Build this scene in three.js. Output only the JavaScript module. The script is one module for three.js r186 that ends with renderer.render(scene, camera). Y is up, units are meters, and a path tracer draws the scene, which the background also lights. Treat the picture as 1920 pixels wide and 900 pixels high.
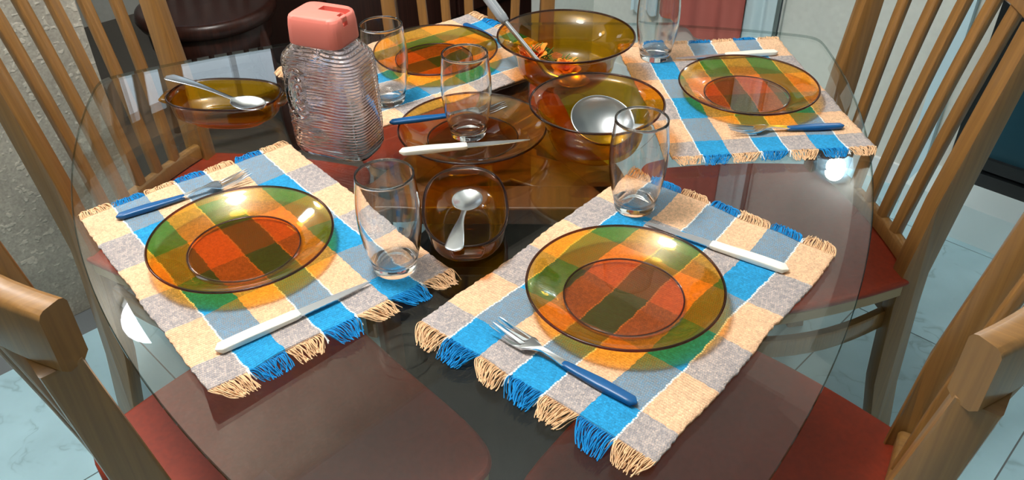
import * as THREE from 'three';
import { mergeGeometries, mergeVertices, toCreasedNormals } from 'three/addons/utils/BufferGeometryUtils.js';
import { RoundedBoxGeometry } from 'three/addons/geometries/RoundedBoxGeometry.js';
import { RectAreaLightUniformsLib } from 'three/addons/lights/RectAreaLightUniformsLib.js';
import { Brush, Evaluator, SUBTRACTION } from 'three-bvh-csg';

// ---------------------------------------------------------------- camera, light, exposure
const T = 0.76;                                   // height of the glass table top
const scene = new THREE.Scene();
scene.background = new THREE.Color(0x000000);
const renderer = new THREE.WebGLRenderer({ antialias: true });
renderer.toneMapping = THREE.LinearToneMapping;
renderer.toneMappingExposure = 1.22;
renderer.shadowMap.enabled = true;
RectAreaLightUniformsLib.init();
const camera = new THREE.PerspectiveCamera(2 * Math.atan(450 / 1544.84) * 180 / Math.PI, 1920 / 900, 0.05, 40);
camera.position.set(0, T + 0.6343, 0);
camera.rotation.order = 'YXZ';
camera.rotation.set(-36.047 * Math.PI / 180, 0, -0.8257 * Math.PI / 180);
scene.add(camera);

const LAMP = { x: -0.44, y: 2.38, z: -0.95, r: 0.155 };       // globe lamp on a short rod
const lampLight = new THREE.PointLight(new THREE.Color(1, 0.985, 0.97), 3.3);
lampLight.position.set(LAMP.x, LAMP.y, LAMP.z);
lampLight.shadow.radius = LAMP.r / 0.02; lampLight.castShadow = true;
scene.add(lampLight);

// ---------------------------------------------------------------- helpers
const PI = Math.PI;
let seed = 12345;
const rnd = () => { seed = (seed * 1664525 + 1013904223) >>> 0; return seed / 4294967296; };
const rr = (a, b) => a + (b - a) * rnd();
function hash(x, y, s) { let h = (x * 374761393 + y * 668265263 + s * 974634777) | 0; h = Math.imul(h ^ (h >>> 13), 1274126177); h ^= h >>> 16; return (h >>> 0) / 4294967296; }
function vnoise(x, y, px, py, s) {               // tileable value noise, periods px, py
  const x0 = Math.floor(x), y0 = Math.floor(y), fx = x - x0, fy = y - y0;
  const w = (i, p) => ((i % p) + p) % p;
  const u = fx * fx * (3 - 2 * fx), v = fy * fy * (3 - 2 * fy);
  const a = hash(w(x0, px), w(y0, py), s), b = hash(w(x0 + 1, px), w(y0, py), s), c = hash(w(x0, px), w(y0 + 1, py), s), d = hash(w(x0 + 1, px), w(y0 + 1, py), s);
  return a + (b - a) * u + (c - a) * v + (a - b - c + d) * u * v;
}
function fbm(x, y, p, q, s, oct = 4) { let f = 0, a = 0.5, t = 0; for (let i = 0; i < oct; i++) { f += a * vnoise(x, y, p, q, s + i); t += a; a *= 0.5; x *= 2; y *= 2; p *= 2; q *= 2; } return f / t; }
function tex(w, h, fn, srgb = true, repeat = null) {
  const d = new Uint8Array(w * h * 4);
  for (let j = 0; j < h; j++) for (let i = 0; i < w; i++) {
    const c = fn((i + 0.5) / w, (j + 0.5) / h, i, j), k = (j * w + i) * 4;
    d[k] = Math.max(0, Math.min(255, c[0])); d[k + 1] = Math.max(0, Math.min(255, c[1])); d[k + 2] = Math.max(0, Math.min(255, c[2])); d[k + 3] = 255;
  }
  const t = new THREE.DataTexture(d, w, h, THREE.RGBAFormat);
  t.magFilter = THREE.LinearFilter; t.minFilter = THREE.LinearMipmapLinearFilter; t.generateMipmaps = true;
  t.wrapS = t.wrapT = THREE.RepeatWrapping;
  if (srgb) t.colorSpace = THREE.SRGBColorSpace;
  if (repeat) t.repeat.set(...repeat);
  t.needsUpdate = true; return t;
}
const std = (o) => new THREE.MeshStandardMaterial(o);
const phys = (o) => new THREE.MeshPhysicalMaterial(o);
function lin(r, g, b) { return new THREE.Color().setRGB(r, g, b); }
const used = {};
function numbered(n) { const k = used[n] = (used[n] ?? -1) + 1; return k ? `${n}_${String(k).padStart(3, '0')}` : n; }
function sh(m) { m.castShadow = true; m.receiveShadow = true; return m; }
function part(name, geo, mat, parent, label) { const m = sh(new THREE.Mesh(geo, mat)); m.name = name; if (label) m.userData.label = label; parent.add(m); return m; }
function thing(name, label, category, pos = [0, 0, 0], turn = 0, group) {
  const g = new THREE.Group(); g.name = numbered(name); g.position.set(...pos); g.rotation.y = turn;
  g.userData = { label, category }; if (group) g.userData.group = group; scene.add(g); return g;
}
function single(name, geo, mat, label, category, group) { const m = sh(new THREE.Mesh(geo, mat)); m.name = numbered(name); m.userData = { label, category }; if (group) m.userData.group = group; scene.add(m); return m; }
function struct(name, geo, mat, label, category) { const m = sh(new THREE.Mesh(geo, mat)); m.name = name; m.userData = { kind: 'structure', label, category }; scene.add(m); return m; }
function boxUV(geo, s = 1, ox = 0, oy = 0) {
  const g = geo.index ? geo.toNonIndexed() : geo; if (!g.attributes.normal) g.computeVertexNormals();
  const p = g.attributes.position, n = g.attributes.normal, uv = new Float32Array(p.count * 2);
  for (let i = 0; i < p.count; i += 3) {
    const a = new THREE.Vector3().fromBufferAttribute(p, i), b = new THREE.Vector3().fromBufferAttribute(p, i + 1), c = new THREE.Vector3().fromBufferAttribute(p, i + 2);
    const f = b.clone().sub(a).cross(c.clone().sub(a)), ax = Math.abs(f.x), ay = Math.abs(f.y), az = Math.abs(f.z);
    for (let k = 0; k < 3; k++) {
      const x = p.getX(i + k), y = p.getY(i + k), z = p.getZ(i + k); let u, v;
      if (ay >= ax && ay >= az) { u = x; v = z; } else if (ax >= az) { u = z; v = y; } else { u = x; v = y; }
      uv[(i + k) * 2] = u * s + ox; uv[(i + k) * 2 + 1] = v * s + oy;
    }
  }
  g.setAttribute('uv', new THREE.BufferAttribute(uv, 2)); return g;
}
function clean(g) { g = g.index ? g.toNonIndexed() : g; for (const k of Object.keys(g.attributes)) if (!['position', 'normal', 'uv'].includes(k)) g.deleteAttribute(k); g.morphAttributes = {}; return g; }
const merge = (l) => mergeGeometries(l.map(clean), false);
function box(w, h, d, x = 0, y = 0, z = 0, r = 0) { const g = r ? new RoundedBoxGeometry(w, h, d, 2, r) : new THREE.BoxGeometry(w, h, d); g.translate(x, y, z); return g; }
// a closed surface through rings of points; rings[i][j] = [x,y,z]; capped at both ends
function skin(rings, closed = true, caps = true) {
  const n = rings[0].length, pos = [], idx = [];
  rings.forEach((r) => r.forEach((q) => pos.push(...q)));
  const m = closed ? n : n - 1;
  for (let i = 0; i < rings.length - 1; i++) for (let j = 0; j < m; j++) {
    const a = i * n + j, b = i * n + (j + 1) % n, c = a + n, d = b + n;
    idx.push(a, b, d, a, d, c);
  }
  if (caps && closed) for (const [e, flip] of [[0, true], [rings.length - 1, false]]) {
    const c = [0, 0, 0]; rings[e].forEach((q) => { c[0] += q[0] / n; c[1] += q[1] / n; c[2] += q[2] / n; });
    const k = pos.length / 3; pos.push(...c);
    for (let j = 0; j < n; j++) { const a = e * n + j, b = e * n + (j + 1) % n; flip ? idx.push(k, b, a) : idx.push(k, a, b); }
  }
  const g = new THREE.BufferGeometry();
  g.setAttribute('position', new THREE.Float32BufferAttribute(pos, 3)); g.setIndex(idx); g.computeVertexNormals();
  return g;
}
function withUV(g) { if (!g.attributes.uv) g.setAttribute('uv', new THREE.BufferAttribute(new Float32Array(g.attributes.position.count * 2), 2)); return g; }
// superellipse ring in the plane given by axes U,V about centre c
function ring(c, U, V, a, b, n, seg) {
  const o = [];
  for (let i = 0; i < seg; i++) { const t = i / seg * 2 * PI, ct = Math.cos(t), st = Math.sin(t); const x = a * Math.sign(ct) * Math.abs(ct) ** (2 / n), y = b * Math.sign(st) * Math.abs(st) ** (2 / n); o.push([c[0] + U[0] * x + V[0] * y, c[1] + U[1] * x + V[1] * y, c[2] + U[2] * x + V[2] * y]); }
  return o;
}
const smooth = (a, b, x) => { const t = Math.max(0, Math.min(1, (x - a) / (b - a))); return t * t * (3 - 2 * t); };
function lathe(pts, seg = 72) { return new THREE.LatheGeometry(pts.map((q) => new THREE.Vector2(q[0], q[1])), seg); }
function catmull(pts, n) { return new THREE.CatmullRomCurve3(pts.map((q) => new THREE.Vector3(q[0], q[1], 0)), false, 'centripetal').getPoints(n).map((v) => [v.x, v.y]); }

// ---------------------------------------------------------------- materials
const woodTex = tex(256, 1024, (u, v) => {
  const w = fbm(u * 4, v * 2, 4, 2, 3, 3), g = fbm(u * 48 + w * 3, v * 5, 48, 5, 9, 3), f = fbm(u * 128, v * 16, 128, 16, 21, 2);
  const k = 0.79 + 0.18 * g + 0.10 * (f - 0.5) + 0.14 * (w - 0.5);
  return [160 * k, 114 * k, 58 * k];
}, true, [6, 1.1]);
const M = {};
M.wood = phys({ map: woodTex, roughness: 0.42, clearcoat: 0.7, clearcoatRoughness: 0.18 });
const darkWoodTex = tex(256, 512, (u, v) => { const g = fbm(u * 40, v * 4, 40, 4, 5, 3), k = 0.7 + 0.55 * g; return [58 * k, 32 * k, 25 * k]; }, true, [5, 1]);
M.darkWood = std({ map: darkWoodTex, roughness: 0.32 });
const baseTex = tex(256, 1024, (u, v) => { const w = fbm(u * 4, v * 2, 4, 2, 13, 3), g = fbm(u * 40 + w * 3, v * 5, 40, 5, 19, 3), k = 0.68 + 0.42 * g + 0.2 * (w - 0.5); return [108 * k, 62 * k, 27 * k]; }, true, [4, 1]);
M.baseWood = std({ map: baseTex, roughness: 0.35 });
const panelTex = tex(256, 512, (u, v) => { const g = fbm(u * 30, v * 4, 30, 4, 45, 3), k = 0.75 + 0.5 * g; return [44 * k, 38 * k, 33 * k]; }, true, [4, 1]);
M.basePanel = std({ map: panelTex, roughness: 0.4 });
const seatTex = tex(512, 512, (u, v) => { const a = fbm(u * 6, v * 6, 6, 6, 31, 4), b = fbm(u * 90, v * 90, 90, 90, 33, 2), k = 0.86 + 0.16 * a + 0.14 * (b - 0.5); return [156 * k, 50 * k, 17 * k]; }, true, [2, 2]);
M.seat = std({ map: seatTex, roughness: 0.55 });
M.seatEdge = std({ color: 0xb59a74, roughness: 0.5 });
// floor tiles: pale, faintly veined
function tileTex(s) {
  return tex(512, 512, (u, v) => {
    const a = fbm(u * 3, v * 3, 3, 3, s, 5), b = fbm(u * 4 + a * 2.2, v * 4 + a * 1.4, 4, 4, s + 9, 4), c = fbm(u * 8, v * 8, 8, 8, s + 17, 4);
    const vein = Math.exp(-Math.abs(b - 0.5) * 55) * smooth(0.42, 0.66, c), k = 0.95 + 0.10 * (a - 0.5) - 0.13 * vein + 0.03 * (c - 0.5);
    return [178 * k, 216 * k, 228 * k];
  });
}
M.tiles = [tileTex(3), tileTex(57), tileTex(101)].map((t) => std({ map: t, roughness: 0.22 }));
M.grout = std({ color: 0x6a7072, roughness: 0.9 });
// rough plaster
const stuccoH = (u, v) => { const a = fbm(u * 14, v * 14, 14, 14, 71, 4), p = fbm(u * 70, v * 70, 70, 70, 77, 3), g = fbm(u * 180, v * 180, 180, 180, 79, 2); return 0.5 * a + 0.55 * smooth(0.60, 0.74, p) + 0.22 * g; };
const stuccoC = tex(1024, 1024, (u, v) => { const a = fbm(u * 8, v * 8, 8, 8, 61, 5), p = fbm(u * 70, v * 70, 70, 70, 77, 3), g = fbm(u * 200, v * 200, 200, 200, 63, 2), k = 0.88 + 0.2 * (a - 0.5) + 0.18 * (g - 0.5) + 0.12 * smooth(0.6, 0.74, p); return [186 * k, 180 * k, 166 * k]; }, true, [1.25, 1.25]);
const stuccoB = tex(1024, 1024, (u, v) => { const h = 255 * Math.min(1, stuccoH(u, v) * 0.8); return [h, h, h]; }, false, [1.25, 1.25]);
M.stucco = std({ map: stuccoC, bumpMap: stuccoB, bumpScale: 0.0018, roughness: 0.9 });
const paintTex = (r, g, b, s) => tex(512, 512, (u, v) => { const a = fbm(u * 5, v * 5, 5, 5, s, 4), n = fbm(u * 120, v * 120, 120, 120, s + 3, 2), k = 0.96 + 0.05 * (a - 0.5) + 0.05 * (n - 0.5); return [r * k, g * k, b * k]; }, true, [0.6, 0.6]);
M.wallPale = std({ map: paintTex(222, 227, 220, 201), roughness: 0.75 });
M.ceiling = std({ map: paintTex(236, 236, 232, 207), roughness: 0.9 });
M.white = std({ color: 0xe6ebec, roughness: 0.5 });
// glass: sheets without refraction, so that light passes through them in their own colour
const pane = (r, g, b, o = {}) => phys({ color: lin(r, g, b), transmission: 1, thickness: 0, roughness: 0, ior: 1.5, side: THREE.DoubleSide, ...o });
M.tableGlass = pane(0.945, 0.965, 0.955);
M.tableEdge = pane(0.36, 0.47, 0.45, { roughness: 0.02 });
M.clear = pane(0.965, 0.975, 0.975);
M.amber = pane(0.95, 0.70, 0.20, { transmission: 0.98, roughness: 0.05 });
M.amberDeep = pane(0.84, 0.53, 0.15, { transmission: 0.985 });
M.amberRim = pane(0.36, 0.20, 0.07);
M.clearRim = pane(0.80, 0.84, 0.84);
M.pitcherGlass = pane(0.90, 0.865, 0.875);
M.steel = std({ color: 0xdde4e8, metalness: 1, roughness: 0.27 });
M.blade = std({ color: 0xd3dade, metalness: 1, roughness: 0.36 });
M.brushed = std({ color: 0xc2c6c9, metalness: 1, roughness: 0.34 });
M.blue = std({ color: 0x0b5690, roughness: 0.35 });
M.bone = std({ color: 0xf1eee0, roughness: 0.35 });
M.greyHandle = std({ color: 0x8d949b, roughness: 0.35 });
M.pink = std({ color: 0xee8577, roughness: 0.42 });
M.pinkDeep = std({ color: 0xe2604e, roughness: 0.5 });
const ORANGE = [236, 192, 154], BLUE = [34, 150, 206], WHITE = [240, 242, 240];
M.fringeOrange = std({ color: new THREE.Color(240 / 255, 198 / 255, 154 / 255).convertSRGBToLinear(), roughness: 0.95 });
M.fringeBlue = std({ color: new THREE.Color(8 / 255, 138 / 255, 206 / 255).convertSRGBToLinear(), roughness: 0.95 });
M.fringeWhite = std({ color: 0xf0f2f0, roughness: 0.95 });

// ---------------------------------------------------------------- the room (turned 45 degrees to the line of sight)
// room axes: a runs right and back, b runs right and front
const Q = PI / 4, RH = 2.6;
const ab = (a, b) => [(a + b) / Math.SQRT2, (b - a) / Math.SQRT2];
function roomBox(a0, a1, y0, y1, b0, b1, s = 1) { const g = boxUV(box(a1 - a0, y1 - y0, b1 - b0, (a0 + a1) / 2, (y0 + y1) / 2, (b0 + b1) / 2), s); g.rotateY(Q); return g; }
const AW = 2.40, BW = -1.94, A0 = -3.0, B1 = 3.0, BB = -3.9, WT = 0.12;
{
  const floor = new THREE.Group(); floor.name = 'floor'; floor.userData = { kind: 'structure', label: 'pale veined ceramic tile floor', category: 'floor' }; scene.add(floor);
  part('grout', roomBox(A0 - WT, AW + 1.2, -0.08, -0.0015, BB - WT, B1 + WT), M.grout, floor);
  const S = 0.448, gap = 0.0035;
  // grout lines run through (1.109,-2.01) and (0.976,-1.061)
  const aOff = (1.109 + 2.01) / Math.SQRT2, bOff = (0.976 - 1.061) / Math.SQRT2;
  const tg = [0, 1, 2, 3].map((k) => { const g = new THREE.BoxGeometry(S - gap, 0.012, S - gap); g.rotateY(k * PI / 2); return g; });
  for (let i = -14; i <= 3; i++) for (let j = -10; j <= 7; j++) {
    const a = aOff + (i + 0.5) * S, b = bOff + (j + 0.5) * S;
    if (a < A0 - 0.1 || a > AW + 1.1 || b < BB - 0.1 || b > B1 + 0.1) continue;
    if (b < BW - 0.1) continue; if (a > AW + 0.2) continue;
    const [x, z] = ab(a, b), m = part('tile', tg[Math.floor(hash(i, j, 5) * 4)], M.tiles[Math.floor(hash(i, j, 8) * 3)], floor);
    m.position.set(x, -0.006, z); m.rotation.y = Q;
  }
}
struct('floor_back', roomBox(A0 - WT, AW + 1.2, -0.0015, 0.001, BB - WT, BW - 0.06), std({ map: paintTex(104, 98, 90, 231), roughness: 0.5 }), 'brownish grey floor of the room behind the opening, its colour darkened to make the room look dim', 'floor');  // back room's dimness is put into the floor colour, darker than the tiles
struct('ceiling', roomBox(A0 - WT, AW + 1.3, RH, RH + 0.1, BB - WT, B1 + WT), M.ceiling, 'plain white ceiling', 'ceiling');
struct('wall_left', merge([roomBox(A0 - WT, 0.588, 0, RH, BW - WT, BW), roomBox(0.588, 2.18, 2.15, RH, BW - WT, BW)]), M.stucco, 'rough grey plaster wall beside the opening', 'wall');
struct('wall_corner', roomBox(2.18, AW + WT, 0, RH, BW - WT, BW), M.wallPale, 'short pale wall between opening and corner', 'wall');
struct('wall_right', roomBox(AW, AW + WT, 0, RH, BW, B1 + WT), M.wallPale, 'pale painted wall with curtains and dark door', 'wall');
struct('wall_front', roomBox(A0 - WT, AW, 0, RH, B1, B1 + WT), M.wallPale, 'pale wall closing the dining room', 'wall');
struct('wall_side', roomBox(A0 - WT, A0, 0, RH, BW, B1), M.wallPale, 'pale side wall of the dining room', 'wall');
struct('wall_back', merge([roomBox(A0 - WT, AW + 1.2, 0, RH, BB - WT, BB), roomBox(A0 - WT, A0, 0, RH, BB, BW - WT), roomBox(AW + 1.1, AW + 1.2, 0, RH, BB, BW - WT), roomBox(AW + WT, AW + 1.2, 0, RH, BW - WT, BW)]), M.wallPale, 'pale painted walls of the room behind the opening', 'wall');

// globe lamp over the table
{
  const g = thing('ceiling_lamp', 'white glass globe lamp hanging on a short rod above the table', 'lamp', [LAMP.x, LAMP.y, LAMP.z]);
  part('globe', new THREE.SphereGeometry(LAMP.r + 0.004, 40, 28), std({ color: 0xffffff, emissive: 0xfff8ee, emissiveIntensity: 20 }), g, 'glowing white glass globe');
  part('rod', new THREE.CylinderGeometry(0.008, 0.008, RH - LAMP.y - LAMP.r - 0.02, 14).translate(0, (RH - LAMP.y + LAMP.r - 0.02) / 2, 0), M.white, g);
  part('canopy', lathe([[0, 0], [0.05, 0], [0.055, 0.01], [0.055, 0.02], [0, 0.02]], 32).translate(0, RH - LAMP.y - 0.021, 0), M.white, g);
}

// ---------------------------------------------------------------- the table
const ARC = [[0.7674, -1.6313, 1.5365], [-1.0629, -1.5440, 1.6749], [0.0786, -0.1121, 1.5297]];
const CORNER = { front: [0.036, -0.280], left: [-0.7512, -1.3972], right: [0.612, -1.5457] };
function arcPts([cx, cz, r], p, q, n) {
  let a0 = Math.atan2(p[1] - cz, p[0] - cx), a1 = Math.atan2(q[1] - cz, q[0] - cx);
  while (a1 - a0 > PI) a1 -= 2 * PI; while (a1 - a0 < -PI) a1 += 2 * PI;
  const o = []; for (let i = 0; i < n; i++) { const a = a0 + (a1 - a0) * i / n; o.push([cx + r * Math.cos(a), cz + r * Math.sin(a)]); } return o;
}
function outline() {
  let o = [...arcPts(ARC[0], CORNER.front, CORNER.left, 120), ...arcPts(ARC[2], CORNER.left, CORNER.right, 120), ...arcPts(ARC[1], CORNER.right, CORNER.front, 120)];
  for (let k = 0; k < 6; k++) o = o.map((q, i) => { const a = o[(i + o.length - 1) % o.length], b = o[(i + 1) % o.length]; return [(a[0] + 2 * q[0] + b[0]) / 4, (a[1] + 2 * q[1] + b[1]) / 4]; });
  return o;
}
function inset(o, d) { return o.map((q, i) => { const a = o[(i + o.length - 1) % o.length], b = o[(i + 1) % o.length], t = [b[0] - a[0], b[1] - a[1]], l = Math.hypot(...t); return [q[0] + t[1] / l * -d * SG, q[1] - t[0] / l * -d * SG]; }); }
const OUT = outline();
const area = OUT.reduce((s, q, i) => { const b = OUT[(i + 1) % OUT.length]; return s + q[0] * b[1] - b[0] * q[1]; }, 0);
const SG = area > 0 ? 1 : -1;
function sheet(o, y) { const s = new THREE.Shape(o.map((q) => new THREE.Vector2(q[0], -q[1]))); const g = new THREE.ShapeGeometry(s); g.rotateX(-PI / 2); g.translate(0, y, 0); return g; }
function band(o1, y1, o2, y2) { return skin([o1.map((q) => [q[0], y1, q[1]]), o2.map((q) => [q[0], y2, q[1]])], true, false); }
{
  const t = thing('dining_table', 'three-cornered glass-topped dining table with bowed sides and wooden base', 'table');
  const GT = 0.010, in1 = inset(OUT, 0.028), in0 = inset(OUT, 0.0012);
  part('glass_top', merge([sheet(in1, T), sheet(in0, T - GT)].map(withUV)), M.tableGlass, t, 'clear glass table top');
  part('bevel', merge([withUV(band(in1, T, in0, T - 0.0045))]), M.tableGlass, t, 'wide polished bevel round the glass top');
  part('glass_edge', merge([withUV(band(in0, T - 0.0045, OUT, T - 0.0055)), withUV(band(OUT, T - 0.0055, OUT, T - 0.0092)), withUV(band(OUT, T - 0.0092, in0, T - GT))]), M.tableEdge, t, 'greenish polished edge of the glass');
  // base: three dark upright boards form an open triangle; posts at its corners carry a star of flat wooden bars
  const C = [-0.014, -1.116], top = T - GT, RC = 0.212;
  const hub = lathe([[0, 0], [0.062, 0], [0.066, 0.004], [0.066, 0.024], [0.062, 0.028], [0, 0.028]], 6); hub.translate(C[0], top - 0.040, C[1]); part('hub', boxUV(hub.toNonIndexed()), M.baseWood, t);
  for (let k = 0; k < 3; k++) {
    const leg = new THREE.Group(); leg.name = 'leg_frame'; leg.position.set(C[0], 0, C[1]); leg.rotation.y = k * 2 * PI / 3 - 0.03; t.add(leg);
    part('upright_board', boxUV(box(0.350, 0.60, 0.022, 0, 0.30, RC / 2, 0.003)), M.basePanel, leg, 'dark upright board of the table base');
    const bar = boxUV(box(0.37, 0.03, 0.062, 0, 0, 0, 0.004)); bar.rotateY(0.0); bar.translate(0, top - 0.0265, RC / 2); part('top_bar', bar, M.baseWood, leg);
    const sx = RC * Math.sin(PI / 3), sz = RC * 0.5;
    part('corner_post', boxUV(box(0.038, top - 0.044, 0.038, 0, (top - 0.044) / 2, 0, 0.006).rotateY(PI / 3).translate(sx, 0, sz)), M.baseWood, leg);
    part('spoke', boxUV(box(0.085, 0.028, 0.36, 0, 0, 0.215, 0.004)).rotateY(PI / 3).translate(0, top - 0.0262, 0), M.baseWood, leg);
    part('glass_pad', lathe([[0, 0], [0.014, 0], [0.014, 0.012], [0, 0.012]], 20).translate(sx * 1.7, top - 0.0122, sz * 1.7), M.white, leg);
  }
}

// ---------------------------------------------------------------- chairs
function polyExtrude(pts, w) { // side profile in (z, y), thickness along x
  const s = new THREE.Shape(pts.map((q) => new THREE.Vector2(q[0], q[1])));
  const g = new THREE.ExtrudeGeometry(s, { depth: w - 0.006, bevelEnabled: true, bevelSize: 0.003, bevelThickness: 0.003, bevelSegments: 2, curveSegments: 4 });
  g.translate(0, 0, -(w - 0.006) / 2); g.rotateY(-PI / 2); return boxUV(g);   // shape x -> z
}
function arcRail(halfW, z0, sag, y0, y1, th, n = 18) { // bowed rail, bow towards -z
  const R = (halfW * halfW + sag * sag) / (2 * sag), rings = [];
  for (let i = 0; i <= n; i++) {
    const x = -halfW + 2 * halfW * i / n, zc = z0 - (Math.sqrt(R * R - x * x) - (R - sag)), nx = x / R, nz = -Math.sqrt(1 - nx * nx), r = 0.006;
    const P = (o, y) => [x + nx * o, y, zc + nz * o], h = th / 2;
    rings.push([P(h, y0 + r), P(h, y1 - r), P(h - r * 0.4, y1 - r * 0.3), P(h - r, y1), P(-h + r, y1), P(-h + r * 0.4, y1 - r * 0.3), P(-h, y1 - r), P(-h, y0 + r), P(-h + r, y0), P(h - r, y0)]);
  }
  return boxUV(toCreasedNormals(skin(rings), 0.7));
}
const CH = {};
{
  const seatOutline = (d) => {
    const p = [[-0.246 - d, 0.13], [-0.239 - d * 0.8, 0.184 + d * 0.8], [-0.20, 0.206 + d], [0, 0.212 + d], [0.20, 0.206 + d], [0.239 + d * 0.8, 0.184 + d * 0.8], [0.246 + d, 0.13], [0.240 + d, 0.00], [0.218 + d, -0.13], [0.198 + d * 0.8, -0.195 - d * 0.5], [0.168, -0.218 - d], [0, -0.222 - d], [-0.168, -0.218 - d], [-0.198 - d * 0.8, -0.195 - d * 0.5], [-0.218 - d, -0.13], [-0.240 - d, 0.00]];
    return new THREE.CatmullRomCurve3(p.map((q) => new THREE.Vector3(q[0], q[1], 0)), true, 'centripetal').getPoints(96).map((v) => new THREE.Vector2(v.x, -v.y));
  };
  const ext = (d, depth, bev, y) => { const g = new THREE.ExtrudeGeometry(new THREE.Shape(seatOutline(d)), { depth: depth - 2 * bev, bevelEnabled: true, bevelSize: bev, bevelThickness: bev, bevelSegments: 4 }); g.rotateX(-PI / 2); g.translate(0, y + bev, 0); return boxUV(g); };
  CH.board = ext(-0.008, 0.024, 0.003, 0.424); CH.pad = ext(-0.008, 0.016, 0.0078, 0.448);
  const postX = (y) => 0.184 + (y > 0.45 ? 0.050 * (y - 0.45) : 0.03 * (0.45 - y));
  CH.posts = [-1, 1].map((s) => { const g = polyExtrude([[-0.250, 0], [-0.214, 0], [-0.180, 0.2], [-0.168, 0.40], [-0.168, 0.47], [-0.180, 0.62], [-0.227, 0.930], [-0.255, 0.930], [-0.224, 0.62], [-0.212, 0.47], [-0.214, 0.40], [-0.224, 0.2]], 0.034); const p = g.attributes.position; for (let i = 0; i < p.count; i++) p.setX(i, p.getX(i) + s * postX(p.getY(i))); g.computeVertexNormals(); return toCreasedNormals(g, 0.5); });
  CH.front = (() => { const r = []; for (const [y, w] of [[0, 0.013], [0.2, 0.0165], [0.424, 0.021]]) r.push(ring([0, y, 0], [1, 0, 0], [0, 0, -1], w, w, 6, 16)); return boxUV(toCreasedNormals(skin(r), 0.6)); })();
  const CS = 0.052, CZ = -0.230;
  CH.crest = arcRail(0.225, CZ, CS, 0.928, 0.992, 0.027);
  CH.backRail = arcRail(0.172, -0.188, 0.014, 0.462, 0.50, 0.02);
  CH.slats = [];
  for (let k = -2; k <= 2; k++) {
    const x0 = k * 0.053, x1 = k * 0.066, R = (0.225 ** 2 + CS ** 2) / (2 * CS), zt = CZ - (Math.sqrt(R * R - x1 * x1) - (R - CS)), zb = -0.188 - 0.014 * (1 - (x0 / 0.172) ** 2);
    const rings = []; for (let i = 0; i <= 8; i++) { const f = i / 8, y = 0.494 + (0.934 - 0.494) * f, z = zb + (zt - zb) * (f * 0.7 + f * f * 0.3); rings.push(ring([x0 + (x1 - x0) * f, y, z], [1, 0, 0], [0, 0, -1], 0.0115, 0.0085, 5, 14)); }
    CH.slats.push(boxUV(toCreasedNormals(skin(rings), 0.7), 1, k * 0.13, k * 0.31));
  }
  const sideRail = (s) => { const rings = []; for (let i = 0; i <= 12; i++) { const f = i / 12, z = -0.19 + 0.365 * f, x = s * (0.168 + 0.034 * f + 0.034 * Math.sin(f * PI)); rings.push(ring([x, 0.352, z], [1, 0, 0], [0, 1, 0], 0.0095, 0.021, 6, 16)); } return boxUV(toCreasedNormals(skin(rings), 0.7)); };
  CH.sideR = [sideRail(-1), sideRail(1)];
  CH.frontRail = arcRail(0.19, 0.174, 0.001, 0.332, 0.374, 0.018); CH.rearRail = arcRail(0.165, -0.195, 0.001, 0.332, 0.374, 0.018);
}
function makeChair(label, cx, cz, fx, fz) {
  const g = thing('dining_chair', label, 'chair', [cx, 0, cz], Math.atan2(fx, fz), 'slat-back dining chairs round the table');
  part('seat_board', CH.board, M.seatEdge, g, 'light edged wooden seat board'); part('seat', CH.pad, M.seat, g, 'rust red seat');
  for (const p of CH.posts) part('back_post', p, M.wood, g);
  for (const s of [-1, 1]) { const m = part('front_leg', CH.front, M.wood, g); m.position.set(s * 0.205, 0, 0.172); }
  part('crest_rail', CH.crest, M.wood, g); part('lower_back_rail', CH.backRail, M.wood, g);
  CH.slats.forEach((s) => part('slat', s, M.wood, g));
  CH.sideR.forEach((s) => part('side_stretcher', s, M.wood, g));
  part('front_stretcher', CH.frontRail, M.wood, g); part('rear_stretcher', CH.rearRail, M.wood, g);
  return g;
}
makeChair('wooden slat-back chair with rust seat pulled up to the placemat beside the oval dish', -0.330, -0.799, 0.74, -0.67);
makeChair('wooden slat-back chair with rust seat tucked under the placemat beside the small spoon dish', 0.290, -0.742, -0.789, -0.614);
makeChair('wooden slat-back chair with rust seat standing against the pale wall and dark door', 0.503, -1.318, -0.99, 0.15);
makeChair('wooden slat-back chair with rust seat standing against the rough grey plaster wall', -0.572, -1.385, 0.95, 0.31);
makeChair('wooden slat-back chair in front of the dark cabinet, behind the deep flower bowl', -0.095, -1.78, 0.02, 1);

// ---------------------------------------------------------------- placemats
const MW = 0.315, ML = 0.419, MTK = 0.0032;
const BANDS = [0.046, 0.0745, 0.0745, 0.0745, 0.0745, 0.075];     // from the blue end
const cuts = [0]; BANDS.forEach((b) => cuts.push(cuts[cuts.length - 1] + b / ML));
const COLS = 7, WHITE_AT = [1, 3, 4, 6];
const NWEFT = 124, NWARP = 118;
const matInfo = (u, v) => {                        // u across, v from the blue end
  const wob = 0.0016 * (vnoise(v * 60, 3, 60, 8, 5) - 0.5) * 2, uu = Math.min(0.9999, Math.max(0, u + wob));
  const col = Math.floor(uu * COLS); let band = 0; const vw = v + 0.003 * (vnoise(u * 50, 7, 50, 8, 15) - 0.5); while (band < 5 && vw > cuts[band + 1]) band++;
  let white = 0; for (const w of WHITE_AT) { const d = Math.abs(uu - w / COLS) * MW; if (d < 0.0011) white = 1; }
  return [col % 2, band % 2, white];               // col 1 = blue warp; band 0 = blue weft
};
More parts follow.
